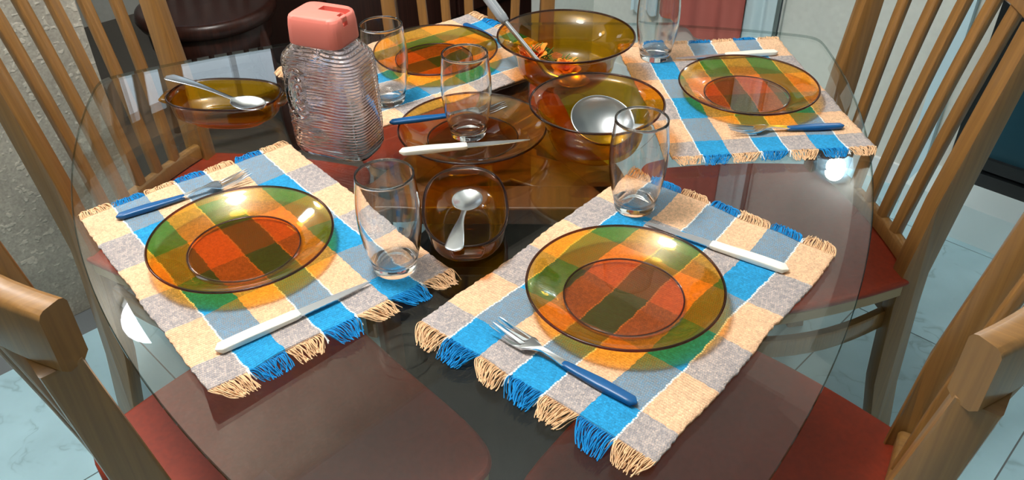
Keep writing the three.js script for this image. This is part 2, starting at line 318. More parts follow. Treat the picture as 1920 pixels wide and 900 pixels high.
const matTex = tex(1024, 1366, (u, v) => {
  const [cb, bo, white] = matInfo(u, v);
  const row = Math.floor(v * NWEFT), rf = v * NWEFT - row, cp = u * NWARP + 0.5 * (row % 2), ci = Math.floor(cp), cf = cp - ci;
  const warpC = cb ? BLUE : ORANGE, weftC = bo ? ORANGE : BLUE;
  // weave: the warp shows on short floats, the weft on the ribs between
  const up = 0.5 + 0.5 * Math.cos((cf - 0.5) * 2 * PI), rib = 0.5 + 0.5 * Math.cos((rf - 0.5) * 2 * PI);
  const n = hash(ci, row, 3) - 0.5, n2 = vnoise(u * 400, v * 500, 400, 500, 8) - 0.5, big = fbm(u * 9, v * 12, 9, 12, 40, 3) - 0.5;
  const mixed = cb === bo;                         // orange warp with blue weft, or blue warp with orange weft
  let c;
  if (!mixed) { c = warpC.slice(); }
  else {
    const f = Math.max(0, Math.min(1, (cb ? 0.50 : 0.45) + 0.40 * (up - 0.5) + 0.30 * n + 0.25 * n2));
    const A = cb ? [84, 132, 170] : [202, 182, 168], B = cb ? [168, 166, 164] : [154, 154, 162];
    c = [0, 1, 2].map((k) => A[k] * f + B[k] * (1 - f));
  }
  if (white) { const dash = (v * 110) % 1 < 0.62; if (dash) c = WHITE.slice(); else c = c.map((x, k) => x * 0.6 + WHITE[k] * 0.4); }
  const k = 1 + 0.12 * n + 0.16 * n2 + 0.08 * big + 0.0 * rib;
  return c.map((x) => x * k);
});
const matBump = tex(1024, 1366, (u, v) => {
  const row = Math.floor(v * NWEFT), rf = v * NWEFT - row, cp = u * NWARP + 0.5 * (row % 2), ci = Math.floor(cp), cf = cp - ci;
  const rib = Math.sqrt(Math.max(0, 1 - (2 * rf - 1) ** 2)), up = Math.sqrt(Math.max(0, 1 - (2 * cf - 1) ** 2)), n = hash(ci, row, 3), n2 = vnoise(u * 300, v * 400, 300, 400, 28);
  const h = 255 * (0.55 * rib + 0.2 * up + 0.15 * n + 0.1 * n2); return [h, h, h];
}, false);
M.mat = std({ map: matTex, bumpMap: matBump, bumpScale: 0.0017, roughness: 0.95 });
M.matEdge = M.mat;
function matBody(s) {
  const NX = 60, NZ = 90, hgt = (x, z) => 0.0014 * (fbm((x + 1) * 9, (z + 1) * 9, 999, 999, s, 3) - 0.35) + 0.003 * smooth(0.42, 0.5, Math.abs(z) / ML) * vnoise((x + 1) * 24, z > 0 ? 2 : 7, 999, 99, s + 4);
  const pos = [], uv = [], idx = [];
  const P = (i, j) => {
    const u = i / NX, v = j / NZ; let x = (u - 0.5) * MW, z = (0.5 - v) * ML;
    const e = 0.0016 * (vnoise(v * 90, 1, 999, 9, s + 1) - 0.5) + 0.0045 * (vnoise(v * 7, 4, 999, 9, s + 2) - 0.5), f = 0.005 * (vnoise(u * 7, 5, 999, 9, s + 3 + (z > 0 ? 7 : 0)) - 0.5);
    return [x + e + (i === 0 || i === NX ? 0.0012 * (hash(i, j, s) - 0.5) : 0), z + f, u, v];
  };
  for (const top of [1, 0]) for (let j = 0; j <= NZ; j++) for (let i = 0; i <= NX; i++) { const [x, z, u, v] = P(i, j); pos.push(x, top ? MTK + Math.max(0, hgt(x, z)) : 0.0004 + Math.max(0, hgt(x, z)) * 0.6 * (Math.abs(z) / ML > 0.42 ? 1 : 0), z); uv.push(u, v); }
  const N = (NX + 1) * (NZ + 1), id = (i, j, t) => t * N + j * (NX + 1) + i;
  for (let j = 0; j < NZ; j++) for (let i = 0; i < NX; i++) { const a = id(i, j, 0), b = id(i + 1, j, 0), c = id(i, j + 1, 0), d = id(i + 1, j + 1, 0); idx.push(a, b, d, a, d, c); idx.push(a + N, d + N, b + N, a + N, c + N, d + N); }
  for (let i = 0; i < NX; i++) { let a = id(i, 0, 0), b = id(i + 1, 0, 0); idx.push(a, a + N, b, b, a + N, b + N); a = id(i, NZ, 0); b = id(i + 1, NZ, 0); idx.push(a, b, a + N, b, b + N, a + N); }
  for (let j = 0; j < NZ; j++) { let a = id(0, j, 0), b = id(0, j + 1, 0); idx.push(a, b, a + N, b, b + N, a + N); a = id(NX, j, 0); b = id(NX, j + 1, 0); idx.push(a, a + N, b, b, a + N, b + N); }
  const g = new THREE.BufferGeometry(); g.setAttribute('position', new THREE.Float32BufferAttribute(pos, 3)); g.setAttribute('uv', new THREE.Float32BufferAttribute(uv, 2)); g.setIndex(idx); g.computeVertexNormals(); return g;
}
function strand(p0, dir, len, side, lift, curl, r) {  // one yarn, bent over the table
  const pts = [], n = 7; let x = p0[0], z = p0[2]; const perp = [-dir[1], dir[0]];
  for (let i = 0; i <= n; i++) {
    const f = i / n, w = side * f * f + curl * Math.sin(f * 5.2) * f * 0.5;
    pts.push(new THREE.Vector3(x + dir[0] * len * f * (1 - 0.15 * Math.abs(side) / len * f) + perp[0] * w, Math.max(r, p0[1] * (1 - f * f) + lift * Math.sin(PI * Math.min(1, f * 1.1)) + r * (1 - f)), z + dir[1] * len * f * (1 - 0.15 * Math.abs(side) / len * f) + perp[1] * w));
  }
  return new THREE.TubeGeometry(new THREE.CatmullRomCurve3(pts), 9, r, 4, false);
}
function makeMat(label, x, z, an, s, style) {
  const g = thing('placemat', label, 'placemat', [x, T + 0.0002, z], -an * PI / 180, 'checked placemats on the table');
  part('woven_body', matBody(s), M.mat, g);
  seed = 777 + s * 13;
  for (const end of [1, -1]) for (let c = 0; c < COLS; c++) {
    const st = style[end > 0 ? 0 : 1], x0 = (c / COLS - 0.5) * MW, wd = MW / COLS, list = [], n = 46;
    const lean = (st.lean ?? 0) + rr(-0.5, 0.5) * 0.016, long = (st.len ?? 0.026) * rr(0.9, 1.12), fold = st.folds?.[c] ?? 0;
    for (let i = 0; i < n; i++) {
      const px = x0 + wd * (i + rr(0.1, 0.9)) / n, f = (i / n - 0.5);
      const L = Math.max(0.010, long * rr(0.8, 1.12) * (1 - 0.3 * fold));
      list.push(strand([px, MTK * rr(0.55, 1.25), end * (ML / 2 - 0.0015)], [0, end], L, (lean - f * 0.02 * (1 - fold) + rr(-0.004, 0.004)) * -end, rr(0.0015, 0.0055) + 0.004 * fold, rr(-0.007, 0.007), rr(0.00045, 0.00075)));
    }
    part('fringe', merge(list), c % 2 ? M.fringeBlue : M.fringeOrange, g, c % 2 ? 'blue cotton fringe tuft' : 'orange cotton fringe tuft');
  }
  for (const end of [1, -1]) for (const w of WHITE_AT) {
    const list = []; for (let i = 0; i < 3; i++) list.push(strand([(w / COLS - 0.5) * MW + rr(-0.0012, 0.0012), MTK * 1.2, end * (ML / 2 - 0.002)], [0, end], rr(0.008, 0.020), rr(-0.005, 0.005), rr(0.001, 0.003), rr(-0.004, 0.004), 0.0009));
    part('white_yarn', merge(list), M.fringeWhite, g, 'white yarn ends');
  }
  return g;
}
makeMat('blue and orange checked placemat beside the small dish with the teaspoon', 0.1503, -0.7656, 40.779, 11, [{ len: 0.027, lean: 0.006 }, { len: 0.026, lean: -0.012 }]);
makeMat('blue and orange checked placemat between the oval dish and the tumbler by the pitcher', -0.3323, -0.8664, -39.693, 29, [{ len: 0.026, lean: 0.006 }, { len: 0.022, lean: 0.0 }]);
makeMat('blue and orange checked placemat before the chair by the pale wall', 0.3827, -1.2912, -4.579, 47, [{ len: 0.021, lean: -0.006 }, { len: 0.017, lean: 0.0 }]);
makeMat('blue and orange checked placemat running behind the pitcher to the flower bowl', -0.156, -1.418, -126.9, 63, [{ len: 0.024, lean: 0.004 }, { len: 0.022, lean: 0.0 }]);

// ---------------------------------------------------------------- amber plates
const MATY = T + 0.0036;
const plateParts = (() => {
  const R = 0.115, H = 0.0265, rw = 0.0715;
  const top = catmull([[rw, 0.0062], [rw + 0.006, 0.0078], [0.088, 0.0125], [0.1, 0.0185], [0.109, 0.0238], [R, H]], 26);
  const bot = catmull([[R, H - 0.0032], [0.108, 0.0195], [0.099, 0.0142], [0.087, 0.0085], [rw + 0.0055, 0.0035], [rw, 0.0020]], 26);
  const flange = lathe([...top, ...bot], 96);
  const well = lathe([[0, 0.0022], [rw - 0.006, 0.0022], [rw - 0.0035, 0.0002], [rw - 0.0006, 0.0002], [rw, 0.0020], [rw, 0.0062], [rw - 0.004, 0.0056], [rw - 0.007, 0.0058], [0, 0.0058]].reverse(), 96);
  const rim = new THREE.TorusGeometry(R - 0.0004, 0.0017, 10, 128); rim.rotateX(PI / 2); rim.translate(0, H - 0.0014, 0);
  const seam = new THREE.TorusGeometry(rw - 0.0010, 0.0011, 8, 96); seam.rotateX(PI / 2); seam.translate(0, 0.0052, 0);
  return { flange, well, rim, seam };
})();
function makePlate(label, x, z, y) {
  const g = thing('dinner_plate', label, 'plate', [x, y, z], 0, 'amber glass dinner plates');
  part('flange', plateParts.flange, M.amber, g); part('well', plateParts.well, M.amberDeep, g, 'thicker, redder middle of the plate');
  part('rim', plateParts.rim, M.amberRim, g, 'thick dark rim'); part('well_edge', plateParts.seam, M.amberRim, g, 'dark ring round the middle');
  return g;
}
makePlate('amber glass plate between the blue fork and the knife beside the small spoon dish', 0.1306, -0.7453, MATY);
makePlate('amber glass plate on the placemat reaching toward the oval dish', -0.3432, -0.8514, MATY);
makePlate('amber glass plate on the placemat before the chair by the pale wall', 0.4006, -1.2699, MATY);
makePlate('amber glass plate behind the pitcher, beside the flower bowl', -0.1369, -1.4346, MATY);
makePlate('amber glass plate on bare glass, holding a tumbler, fork and knife', -0.0590, -1.1386, T + 0.0003);

// ---------------------------------------------------------------- amber bowls
function bowl(label, x, y, z, R, H, rb, rm) {
  const g = thing('mixing_bowl', label, 'bowl', [x, y, z]);
  const t = 0.0042;
  const inn = catmull([[0, t], [rb * 0.7, t + 0.0005], [rb, t + 0.006], [rm - t, H * 0.30], [rm + 0.002 - t, H * 0.52], [rm + 0.009, H * 0.76], [R - 0.012, H * 0.92], [R, H]], 46);
  const out = catmull([[R, H - 0.003], [R - 0.011, H * 0.88], [rm + 0.012, H * 0.70], [rm + 0.004, H * 0.50], [rm, H * 0.30], [rb + 0.006, 0.006], [rb - 0.002, 0.0004], [rb * 0.6, 0.0012], [0, 0.0015]], 46);
  part('body', lathe([...inn, ...out].reverse(), 110), M.amberBowl, g);
  const rim = new THREE.TorusGeometry(R - 0.0004, 0.0019, 10, 140); rim.rotateX(PI / 2); rim.translate(0, H - 0.0014, 0);
  part('rim', rim, M.amberRim, g, 'thick dark rim');
  return g;
}
M.amberBowl = pane(0.82, 0.56, 0.09, { transmission: 0.99 });
bowl('deep amber glass bowl holding orange flowers and the grey-handled ladle', 0.0971, T + 0.0042, -1.3417, 0.1172, 0.0865, 0.058, 0.082);
bowl('deep amber glass bowl holding the steel scoop', 0.1290, T + 0.0003, -1.1092, 0.1000, 0.080, 0.056, 0.071);

// ---------------------------------------------------------------- oval amber dishes
function dish(label, x, z, turn, L, W, H) {
  const g = thing('oval_dish', label, 'dish', [x, T + 0.0003, z], turn);
  const lv = (f) => [0.66 + 0.22 * smooth(0, 0.35, f) + 0.08 * f + 0.04 * smooth(0.85, 1, f), 0.60 + 0.26 * smooth(0, 0.4, f) + 0.1 * f + 0.04 * smooth(0.85, 1, f)];
  const outer = [], inner = [], t = 0.0036;
  for (let i = 0; i <= 16; i++) { const f = i / 16, [a, b] = lv(f); outer.push(ring([0, 0.0005 + f * H, 0], [1, 0, 0], [0, 0, -1], a * L / 2, b * W / 2, 2.5, 84)); }
  for (let i = 16; i >= 0; i--) { const f = i / 16, [a, b] = lv(f); inner.push(ring([0, t + 0.0005 + f * (H - t + 0.0005), 0], [1, 0, 0], [0, 0, -1], a * L / 2 - t, b * W / 2 - t, 2.5, 84)); }
  part('body', withUV(skin([...outer, ...inner])), M.amberBowl, g);
  // rim bead and the two small lugs at the ends
  const rp = ring([0, H + 0.0002, 0], [1, 0, 0], [0, 0, -1], L / 2 - 0.0018, W / 2 - 0.0018, 2.5, 120).map((q) => new THREE.Vector3(...q));
  part('rim', new THREE.TubeGeometry(new THREE.CatmullRomCurve3(rp, true), 160, 0.0019, 8, true), M.amberRim, g, 'thick dark rim');
  for (const s of [-1, 1]) { const o = []; for (const [d, h] of [[-0.004, 0.0052], [0.004, 0.0052], [0.010, 0.0040], [0.012, 0.002]]) o.push(ring([s * (L / 2 + d), H - 0.006, 0], [0, 1, 0], [0, 0, -s], h, W * 0.20 * (1 - Math.max(0, d) * 22), 3, 22)); part('lug', withUV(skin(o)), M.amberDeep, g); }
  return g;
}
dish('small oval amber glass dish with a long tablespoon lying across it', -0.463, -1.222, -0.10, 0.186, 0.118, 0.045);
dish('small oval amber glass dish holding the short teaspoon', -0.060, -0.893, PI / 2 + 0.06, 0.188, 0.112, 0.042);

// ---------------------------------------------------------------- tumblers
const tumblerParts = (() => {
  const H = 0.136, w = 0.0018;
  const out = catmull([[0, 0.0012], [0.018, 0.0008], [0.0245, 0.0002], [0.0268, 0.0022], [0.0288, 0.012], [0.0345, 0.038], [0.0382, 0.068], [0.0385, 0.092], [0.0366, 0.116], [0.0345, H]], 60);
  const inn = catmull([[0.0345 - w, H], [0.0366 - w, 0.116], [0.0385 - w, 0.092], [0.0381 - w, 0.068], [0.0340 - w, 0.040], [0.0275, 0.018], [0.022, 0.0125], [0.012, 0.0112], [0, 0.0110]], 60);
  const rim = new THREE.TorusGeometry(0.0345 - w / 2, 0.00135, 8, 80); rim.rotateX(PI / 2); rim.translate(0, H, 0);
  return { body: lathe([...out, ...inn], 80), rim };
})();
function tumbler(label, x, z, y) {
  const g = thing('glass_tumbler', label, 'glass', [x, y, z], 0, 'clear barrel tumblers');
  part('body', tumblerParts.body, M.tumbler, g); part('rim', tumblerParts.rim, M.tumbler, g);
  return g;
}
M.tumbler = phys({ color: lin(0.98, 0.99, 0.99), transmission: 1, thickness: 0.002, roughness: 0, ior: 1.5 });
tumbler('clear barrel tumbler on the placemat beside the teaspoon dish and white-handled knife tip', -0.146, -0.812, MATY);
tumbler('clear barrel tumbler standing in front of the bowl with the steel scoop', 0.168, -0.938, MATY);
tumbler('clear barrel tumbler standing inside the plate on bare glass', -0.066, -1.146, T + 0.0064);
tumbler('clear barrel tumbler on the placemat right behind the pitcher', -0.2055, -1.272, MATY);
tumbler('clear barrel tumbler in front of the coral curtain', 0.270, -1.437, MATY);

// ---------------------------------------------------------------- cutlery: lies along +x from handle end to tip
function handleGeo(L, w0, w1, w2, th, n = 4) {
  const o = []; const S = 18;
  for (let i = 0; i <= S; i++) {
    const f = i / S, end = Math.sqrt(Math.max(0.02, 1 - Math.max(0, 1 - f / 0.06) ** 2)), e2 = f > 0.97 ? 0.86 : 1;
    const w = (f < 0.5 ? w0 + (w1 - w0) * f * 2 : w1 + (w2 - w1) * (f - 0.5) * 2) * end * e2, h = th * (0.75 + 0.25 * Math.sin(PI * Math.min(1, f * 1.3))) * (0.35 + 0.65 * end) * e2;
    o.push(ring([f * L, 0, 0], [0, 1, 0], [0, 0, 1], h / 2, w / 2, n, 24));
  }
  return withUV(skin(o));
}
function plate2D(pts, th, bend) { // outline in (x, z), bent in height
  const g = new THREE.ExtrudeGeometry(new THREE.Shape(pts.map((q) => new THREE.Vector2(q[0], q[1]))), { depth: th, bevelEnabled: false });
  g.rotateX(-PI / 2); const p = g.attributes.position; for (let i = 0; i < p.count; i++) p.setY(i, p.getY(i) + bend(p.getX(i), p.getZ(i)));
  g.computeVertexNormals(); return toCreasedNormals(g, 0.6);
}
const fork = (() => {
  const L0 = 0.092, LE = 0.187, left = [], hw = (x) => { const s = x - L0; return s < 0.03 ? 0.0042 - 0.0012 * smooth(0, 0.02, s) : 0.003 + 0.0083 * smooth(0.028, 0.048, s) - 0.0012 * smooth(0.05, 0.095, s); };
  const root = 0.142; const up = [], N = 24;
  for (let i = 0; i <= N; i++) { const x = L0 - 0.004 + (root + 0.002 - L0 + 0.004) * i / N; up.push([x, hw(x)]); }
  const pts = [...up]; const W = hw(root), tw = 2 * W / (4 + 3 * 0.75), gap = tw * 0.75;
  for (let k = 0; k < 4; k++) {
    const z1 = W - k * (tw + gap), z0 = z1 - tw, zc = (z0 + z1) / 2 * 0.94;
    for (let i = 0; i <= 8; i++) { const f = i / 8, x = root + (LE - root) * f, e = 0.5 * tw * (1 - 0.45 * f) * (f > 0.99 ? 0.5 : 1), c = (z0 + z1) / 2 + (zc - (z0 + z1) / 2) * f; pts.push([x, c + e]); }
    for (let i = 8; i >= 0; i--) { const f = i / 8, x = root + (LE - root) * f, e = 0.5 * tw * (1 - 0.45 * f) * (f > 0.99 ? 0.5 : 1), c = (z0 + z1) / 2 + (zc - (z0 + z1) / 2) * f; pts.push([x, c - e]); }
  }
  for (let i = N; i >= 0; i--) pts.push([up[i][0], -up[i][1]]);
  const bend = (x) => { const s = x - L0; return 0.010 * Math.sin(Math.min(1, Math.max(0, s / 0.07)) * PI) * 0.35 + 0.0005 - 0.0035 * smooth(0.03, 0.06, s) + 0.0105 * smooth(0.055, 0.098, s) ** 1.2; };
  return { head: plate2D(pts, 0.0017, bend), handle: handleGeo(L0, 0.0125, 0.0145, 0.0095, 0.0085, 3) };
})();
const knife = (() => {
  const L0 = 0.100, LE = 0.195, up = [], dn = [];
  for (let i = 0; i <= 24; i++) { const f = i / 24, x = L0 - 0.004 + (LE - L0 + 0.004) * f; up.push([x, 0.0066 - 0.004 * f - 0.0022 * f ** 5]); dn.push([x, -0.0066 + 0.0065 * f ** 3.0 + (i > 3 && i < 20 ? 0.0004 * (i % 2) : 0)]); }
  const g = plate2D([...up, ...dn.reverse()], 0.0013, () => -0.0006);
  return { blade: g, handle: handleGeo(L0, 0.0150, 0.0150, 0.0145, 0.0088, 5) };
})();
function lay(g, p0, p1, roll = 0) { // from handle end p0 to tip p1 (world points)
  const d = new THREE.Vector3(p1[0] - p0[0], p1[1] - p0[1], p1[2] - p0[2]).normalize();
  const side = new THREE.Vector3().crossVectors(d, new THREE.Vector3(0, 1, 0)).normalize(), up = new THREE.Vector3().crossVectors(side, d);
  const m = new THREE.Matrix4().makeBasis(d, up, side); g.quaternion.setFromRotationMatrix(m); if (roll) g.rotateX(roll);
  g.position.set(...p0); return g;
}
function makeFork(label, p0, p1) { const g = thing('table_fork', label, 'fork', [0, 0, 0], 0, 'blue-handled forks'); part('handle', fork.handle, M.blue, g, 'dark blue plastic handle'); part('head', fork.head, M.steel, g, 'steel neck and four tines'); return lay(g, p0, p1); }
function makeKnife(label, p0, p1, roll) { const g = thing('table_knife', label, 'knife', [0, 0, 0], 0, 'white-handled knives'); part('handle', knife.handle, M.bone, g, 'cream plastic handle'); part('blade', knife.blade, M.blade, g, 'steel blade'); return lay(g, p0, p1, roll); }
const FY = MATY + 0.0048, KY = MATY + 0.0050;
makeFork('blue-handled fork on the placemat beside the oval dish with the long tablespoon', [-0.536, FY, -0.925], [-0.382, FY, -1.025]);
makeFork('blue-handled fork beside the placemat edge that faces the empty table corner', [0.124, FY, -0.576], [-0.022, FY, -0.695]);
makeFork('blue-handled fork on the placemat before the chair by the pale wall', [0.527, FY, -1.154], [0.344, FY, -1.142]);
makeFork('blue-handled fork leaning on the plate on bare glass', [-0.188, T + 0.0305, -1.145], [-0.012, T + 0.0290, -1.187]);
makeFork('blue-handled fork behind the plate, partly hidden by the flower bowl', [-0.091, FY, -1.605], [0.025, FY + 0.001, -1.458]);
makeKnife('white-handled knife lying across the placemat near the tumbler by the teaspoon dish', [-0.327, KY, -0.662], [-0.174, KY, -0.777], 0);
makeKnife('white-handled knife between the plate and the tumbler in front of the scoop bowl', [0.337, KY, -0.789], [0.174, KY, -0.898], PI);
makeKnife('white-handled knife in front of the coral curtain', [0.500, KY, -1.443], [0.296, KY, -1.420], PI);
makeKnife('white-handled knife leaning on the plate on bare glass', [-0.163, T + 0.0320, -1.050], [0.024, T + 0.0305, -1.083], 0);

// spoons: u along +x from handle end, bowl at the far end
function spoonGeo(L, bl, bw, hw0, hw1, dep, rise) {
  const NX = 60, NT = 12, top = [], bot = [];
  for (let i = 0; i <= NX; i++) {
    const x = L * i / NX, s = (x - (L - bl)) / bl; let w, d = 0;
    const hf = Math.min(1, x / (L - bl)), endr = Math.sqrt(Math.max(0, 1 - Math.max(0, 1 - x / 0.008) ** 2));
    const handle = (hw0 + (hw1 - hw0) * smooth(0, 0.85, hf)) * Math.max(0.15, endr);
    if (s <= 0) w = handle; else { const q = Math.max(0, 1 - ((s - 0.52) / 0.52) ** 2); const e = s > 0.52 ? Math.sqrt(Math.max(0, 1 - ((s - 0.52) / 0.48) ** 2)) : Math.sqrt(q); w = Math.max(s < 0.5 ? handle * (1 - s) : 0.0003, bw * e); d = dep * Math.sin(PI * Math.min(1, Math.max(0, s))) ** 0.8; }
    const y = rise * (1 - hf) ** 1.6 + 0.004 * Math.sin(PI * hf) + (s > 0 ? dep * 0.15 * s : 0);
    const a = [], b = []; for (let k = 0; k <= NT; k++) { const t = -1 + 2 * k / NT, c = y - d * (1 - t * t) + (s <= 0 ? 0.0006 * (1 - t * t) : 0); a.push([x, c, t * w]); b.push([x, c - 0.0013, t * w]); }
    top.push(a); bot.push(b);
  }
  const rings = top.map((a, i) => [...a, ...bot[i].slice().reverse()].reverse());
  return withUV(skin(rings));
}
{
  const g = thing('tablespoon', 'long steel tablespoon lying across the oval dish', 'spoon');
  part('body', spoonGeo(0.204, 0.064, 0.0215, 0.0108, 0.0042, 0.009, 0.006), M.steel, g);
  lay(g, [-0.566, T + 0.0545, -1.262], [-0.385, T + 0.0475, -1.168]);
  const h = thing('teaspoon', 'short steel teaspoon with its handle over the rim of the small dish', 'spoon');
  part('body', spoonGeo(0.140, 0.050, 0.0200, 0.0115, 0.0034, 0.006, 0.001), M.steel, h);
  lay(h, [-0.0700, T + 0.0485, -0.784], [-0.055, T + 0.0460, -0.922]);
}
// steel scoop in the front bowl
{
  const g = thing('serving_scoop', 'round steel scoop lying in the amber bowl', 'scoop', [0.136, T + 0.062, -1.085]);
  const r = 0.047, pts = []; for (let i = 0; i <= 16; i++) { const a = i / 16 * 1.25; pts.push([r * Math.sin(a) / Math.sin(1.25), -0.030 * (Math.cos(a) - Math.cos(1.25)) / (1 - Math.cos(1.25))]); }
  const inn = pts.slice().reverse().map((q) => [Math.max(0, q[0] - 0.0012), q[1] + 0.0012]);
  part('cup', lathe([...pts, ...inn], 60), M.brushed, g, 'brushed steel cup');
  const rim = new THREE.TorusGeometry(r - 0.0005, 0.0011, 8, 70); rim.rotateX(PI / 2); part('rim', rim, M.steel, g);
  const hg = []; for (const [x, y, w] of [[r - 0.002, 0.000, 0.008], [r + 0.010, 0.004, 0.0075], [r + 0.020, 0.006, 0.009], [r + 0.027, 0.006, 0.006]]) hg.push(ring([x, y, 0], [0, 1, 0], [0, 0, 1], 0.0012, w, 3, 16));
  part('handle', withUV(skin(hg)), M.brushed, g, 'short flat handle');
  g.rotation.set(0.34, -0.25, -0.12);
}
// ladle with grey handle in the back bowl
{
  const g = thing('ladle', 'steel ladle with thick grey handle standing in the flower bowl', 'ladle');
  const P = (a) => new THREE.Vector3(...a);
  const tip = P([0.066, T + 0.030, -1.318]), mid = P([-0.006, T + 0.102, -1.372]), end = P([-0.098, T + 0.205, -1.450]);
  const shaft = new THREE.CatmullRomCurve3([mid, tip.clone().lerp(mid, 0.25), tip, P([0.084, T + 0.0255, -1.308])]);
  part('shaft', new THREE.TubeGeometry(shaft, 30, 0.0042, 12), M.brushed, g, 'brushed steel shaft');
  const d = end.clone().sub(mid).normalize(), side = new THREE.Vector3().crossVectors(d, new THREE.Vector3(0, 1, 0)).normalize(), up = new THREE.Vector3().crossVectors(side, d), rings = [], L = end.distanceTo(mid);
  for (let i = 0; i <= 14; i++) { const f = i / 14, c = mid.clone().addScaledVector(d, f * L), e = f < 0.05 ? 0.85 : f > 0.95 ? 0.75 : 1; rings.push(ring(c.toArray(), side.toArray(), up.toArray(), 0.0092 * e, 0.0068 * e, 3.2, 20)); }
  part('handle', withUV(skin(rings)), M.greyHandle, g, 'thick ribbed grey handle');
  for (const s of [-1, 1]) part('handle_rib', new THREE.TubeGeometry(new THREE.LineCurve3(mid.clone().addScaledVector(d, 0.012).addScaledVector(up, 0.0062).addScaledVector(side, s * 0.004), end.clone().addScaledVector(d, -0.01).addScaledVector(up, 0.0062).addScaledVector(side, s * 0.004)), 2, 0.0011, 6), M.brushed, g, 'pale raised rib');
  const pts = []; for (let i = 0; i <= 12; i++) { const a = i / 12 * 1.2; pts.push([0.030 * Math.sin(a) / Math.sin(1.2), -0.014 * (Math.cos(a) - Math.cos(1.2)) / (1 - Math.cos(1.2))]); }
  const cup = lathe([...pts, ...pts.slice().reverse().map((q) => [Math.max(0, q[0] - 0.0011), q[1] + 0.0011])], 40); cup.translate(0.108, T + 0.0250, -1.300);
  part('cup', cup, M.steel, g, 'shallow steel cup');
}
// ---------------------------------------------------------------- flowers in the back bowl
const petalGeo = (() => {
  const g = new THREE.PlaneGeometry(1, 1, 6, 8), p = g.attributes.position;
  for (let i = 0; i < p.count; i++) { const u = p.getX(i), v = p.getY(i) + 0.5, w = 0.42 * Math.sin(PI * Math.min(1, v * 0.86 + 0.10)) ** 0.8; const x = u * 2 * w; p.setXYZ(i, x, 0.22 * Math.sin(v * PI * 0.7) + 0.35 * x * x + 0.05 * Math.sin(u * 9) * v, v); }
  g.computeVertexNormals(); return g;
})();
const petalMats = [0xf39a1c, 0xee7a12, 0xe65a17].map((c) => phys({ color: c, roughness: 0.8, side: THREE.DoubleSide, transmission: 0.25, thickness: 0 }));
function flower(label, x, y, z, s, tx, tz, sd) {
  const g = thing('cloth_flower', label, 'flower', [x, y, z]); seed = sd;
  for (let ringI = 0; ringI < 3; ringI++) { const n = [7, 6, 4][ringI]; for (let k = 0; k < n; k++) { const m = part('petal', petalGeo, petalMats[ringI], g); m.rotation.set(0, 0, 0); m.rotation.order = 'YXZ'; m.rotation.y = (k + ringI * 0.5) / n * 2 * PI + rr(-0.15, 0.15); m.rotation.x = -[0.15, 0.6, 1.05][ringI] + rr(-0.12, 0.12); m.scale.setScalar(s * [1, 0.82, 0.6][ringI] * rr(0.9, 1.1)); } }
  const c = new THREE.SphereGeometry(s * 0.2, 12, 8); c.translate(0, s * 0.12, 0); part('heart', c, petalMats[2], g);
  g.rotation.set(tx, rr(0, 6), tz); return g;
}
flower('orange cloth flower on the side of the amber bowl, beside the ladle shaft', 0.050, T + 0.034, -1.378, 0.027, 0.5, -0.5, 5);
flower('orange cloth flower at the bottom of the amber bowl', 0.098, T + 0.020, -1.345, 0.026, 0.45, -0.1, 9);
flower('smaller orange cloth flower tucked against the bowl wall behind the ladle', 0.020, T + 0.047, -1.352, 0.020, 0.3, -0.9, 15);
{
  const leaf = std({ color: 0x5f7a2a, roughness: 0.8, side: THREE.DoubleSide });
  const g = thing('green_sprig', 'feathery green sprig between the orange flowers in the bowl', 'sprig', [0.075, T + 0.024, -1.37]); seed = 31;
  part('stem', new THREE.TubeGeometry(new THREE.CatmullRomCurve3([new THREE.Vector3(-0.04, 0.02, -0.01), new THREE.Vector3(0, 0.004, 0), new THREE.Vector3(0.035, 0.0, 0.012)]), 12, 0.0009, 6), leaf, g);
  for (let k = 0; k < 26; k++) {
    const f = k / 26, b = new THREE.Vector3(-0.04 + 0.075 * f, 0.02 * (1 - f) ** 2 + 0.002, -0.01 + 0.02 * f), a = rr(0, 6.28), e = new THREE.Vector3(Math.cos(a) * 0.016, rr(0.008, 0.018), Math.sin(a) * 0.016);
    part('leaflet', new THREE.TubeGeometry(new THREE.QuadraticBezierCurve3(b, b.clone().addScaledVector(e, 0.5).add(new THREE.Vector3(0, 0.004, 0)), b.clone().add(e)), 5, 0.0009, 5), leaf, g);
  }
}
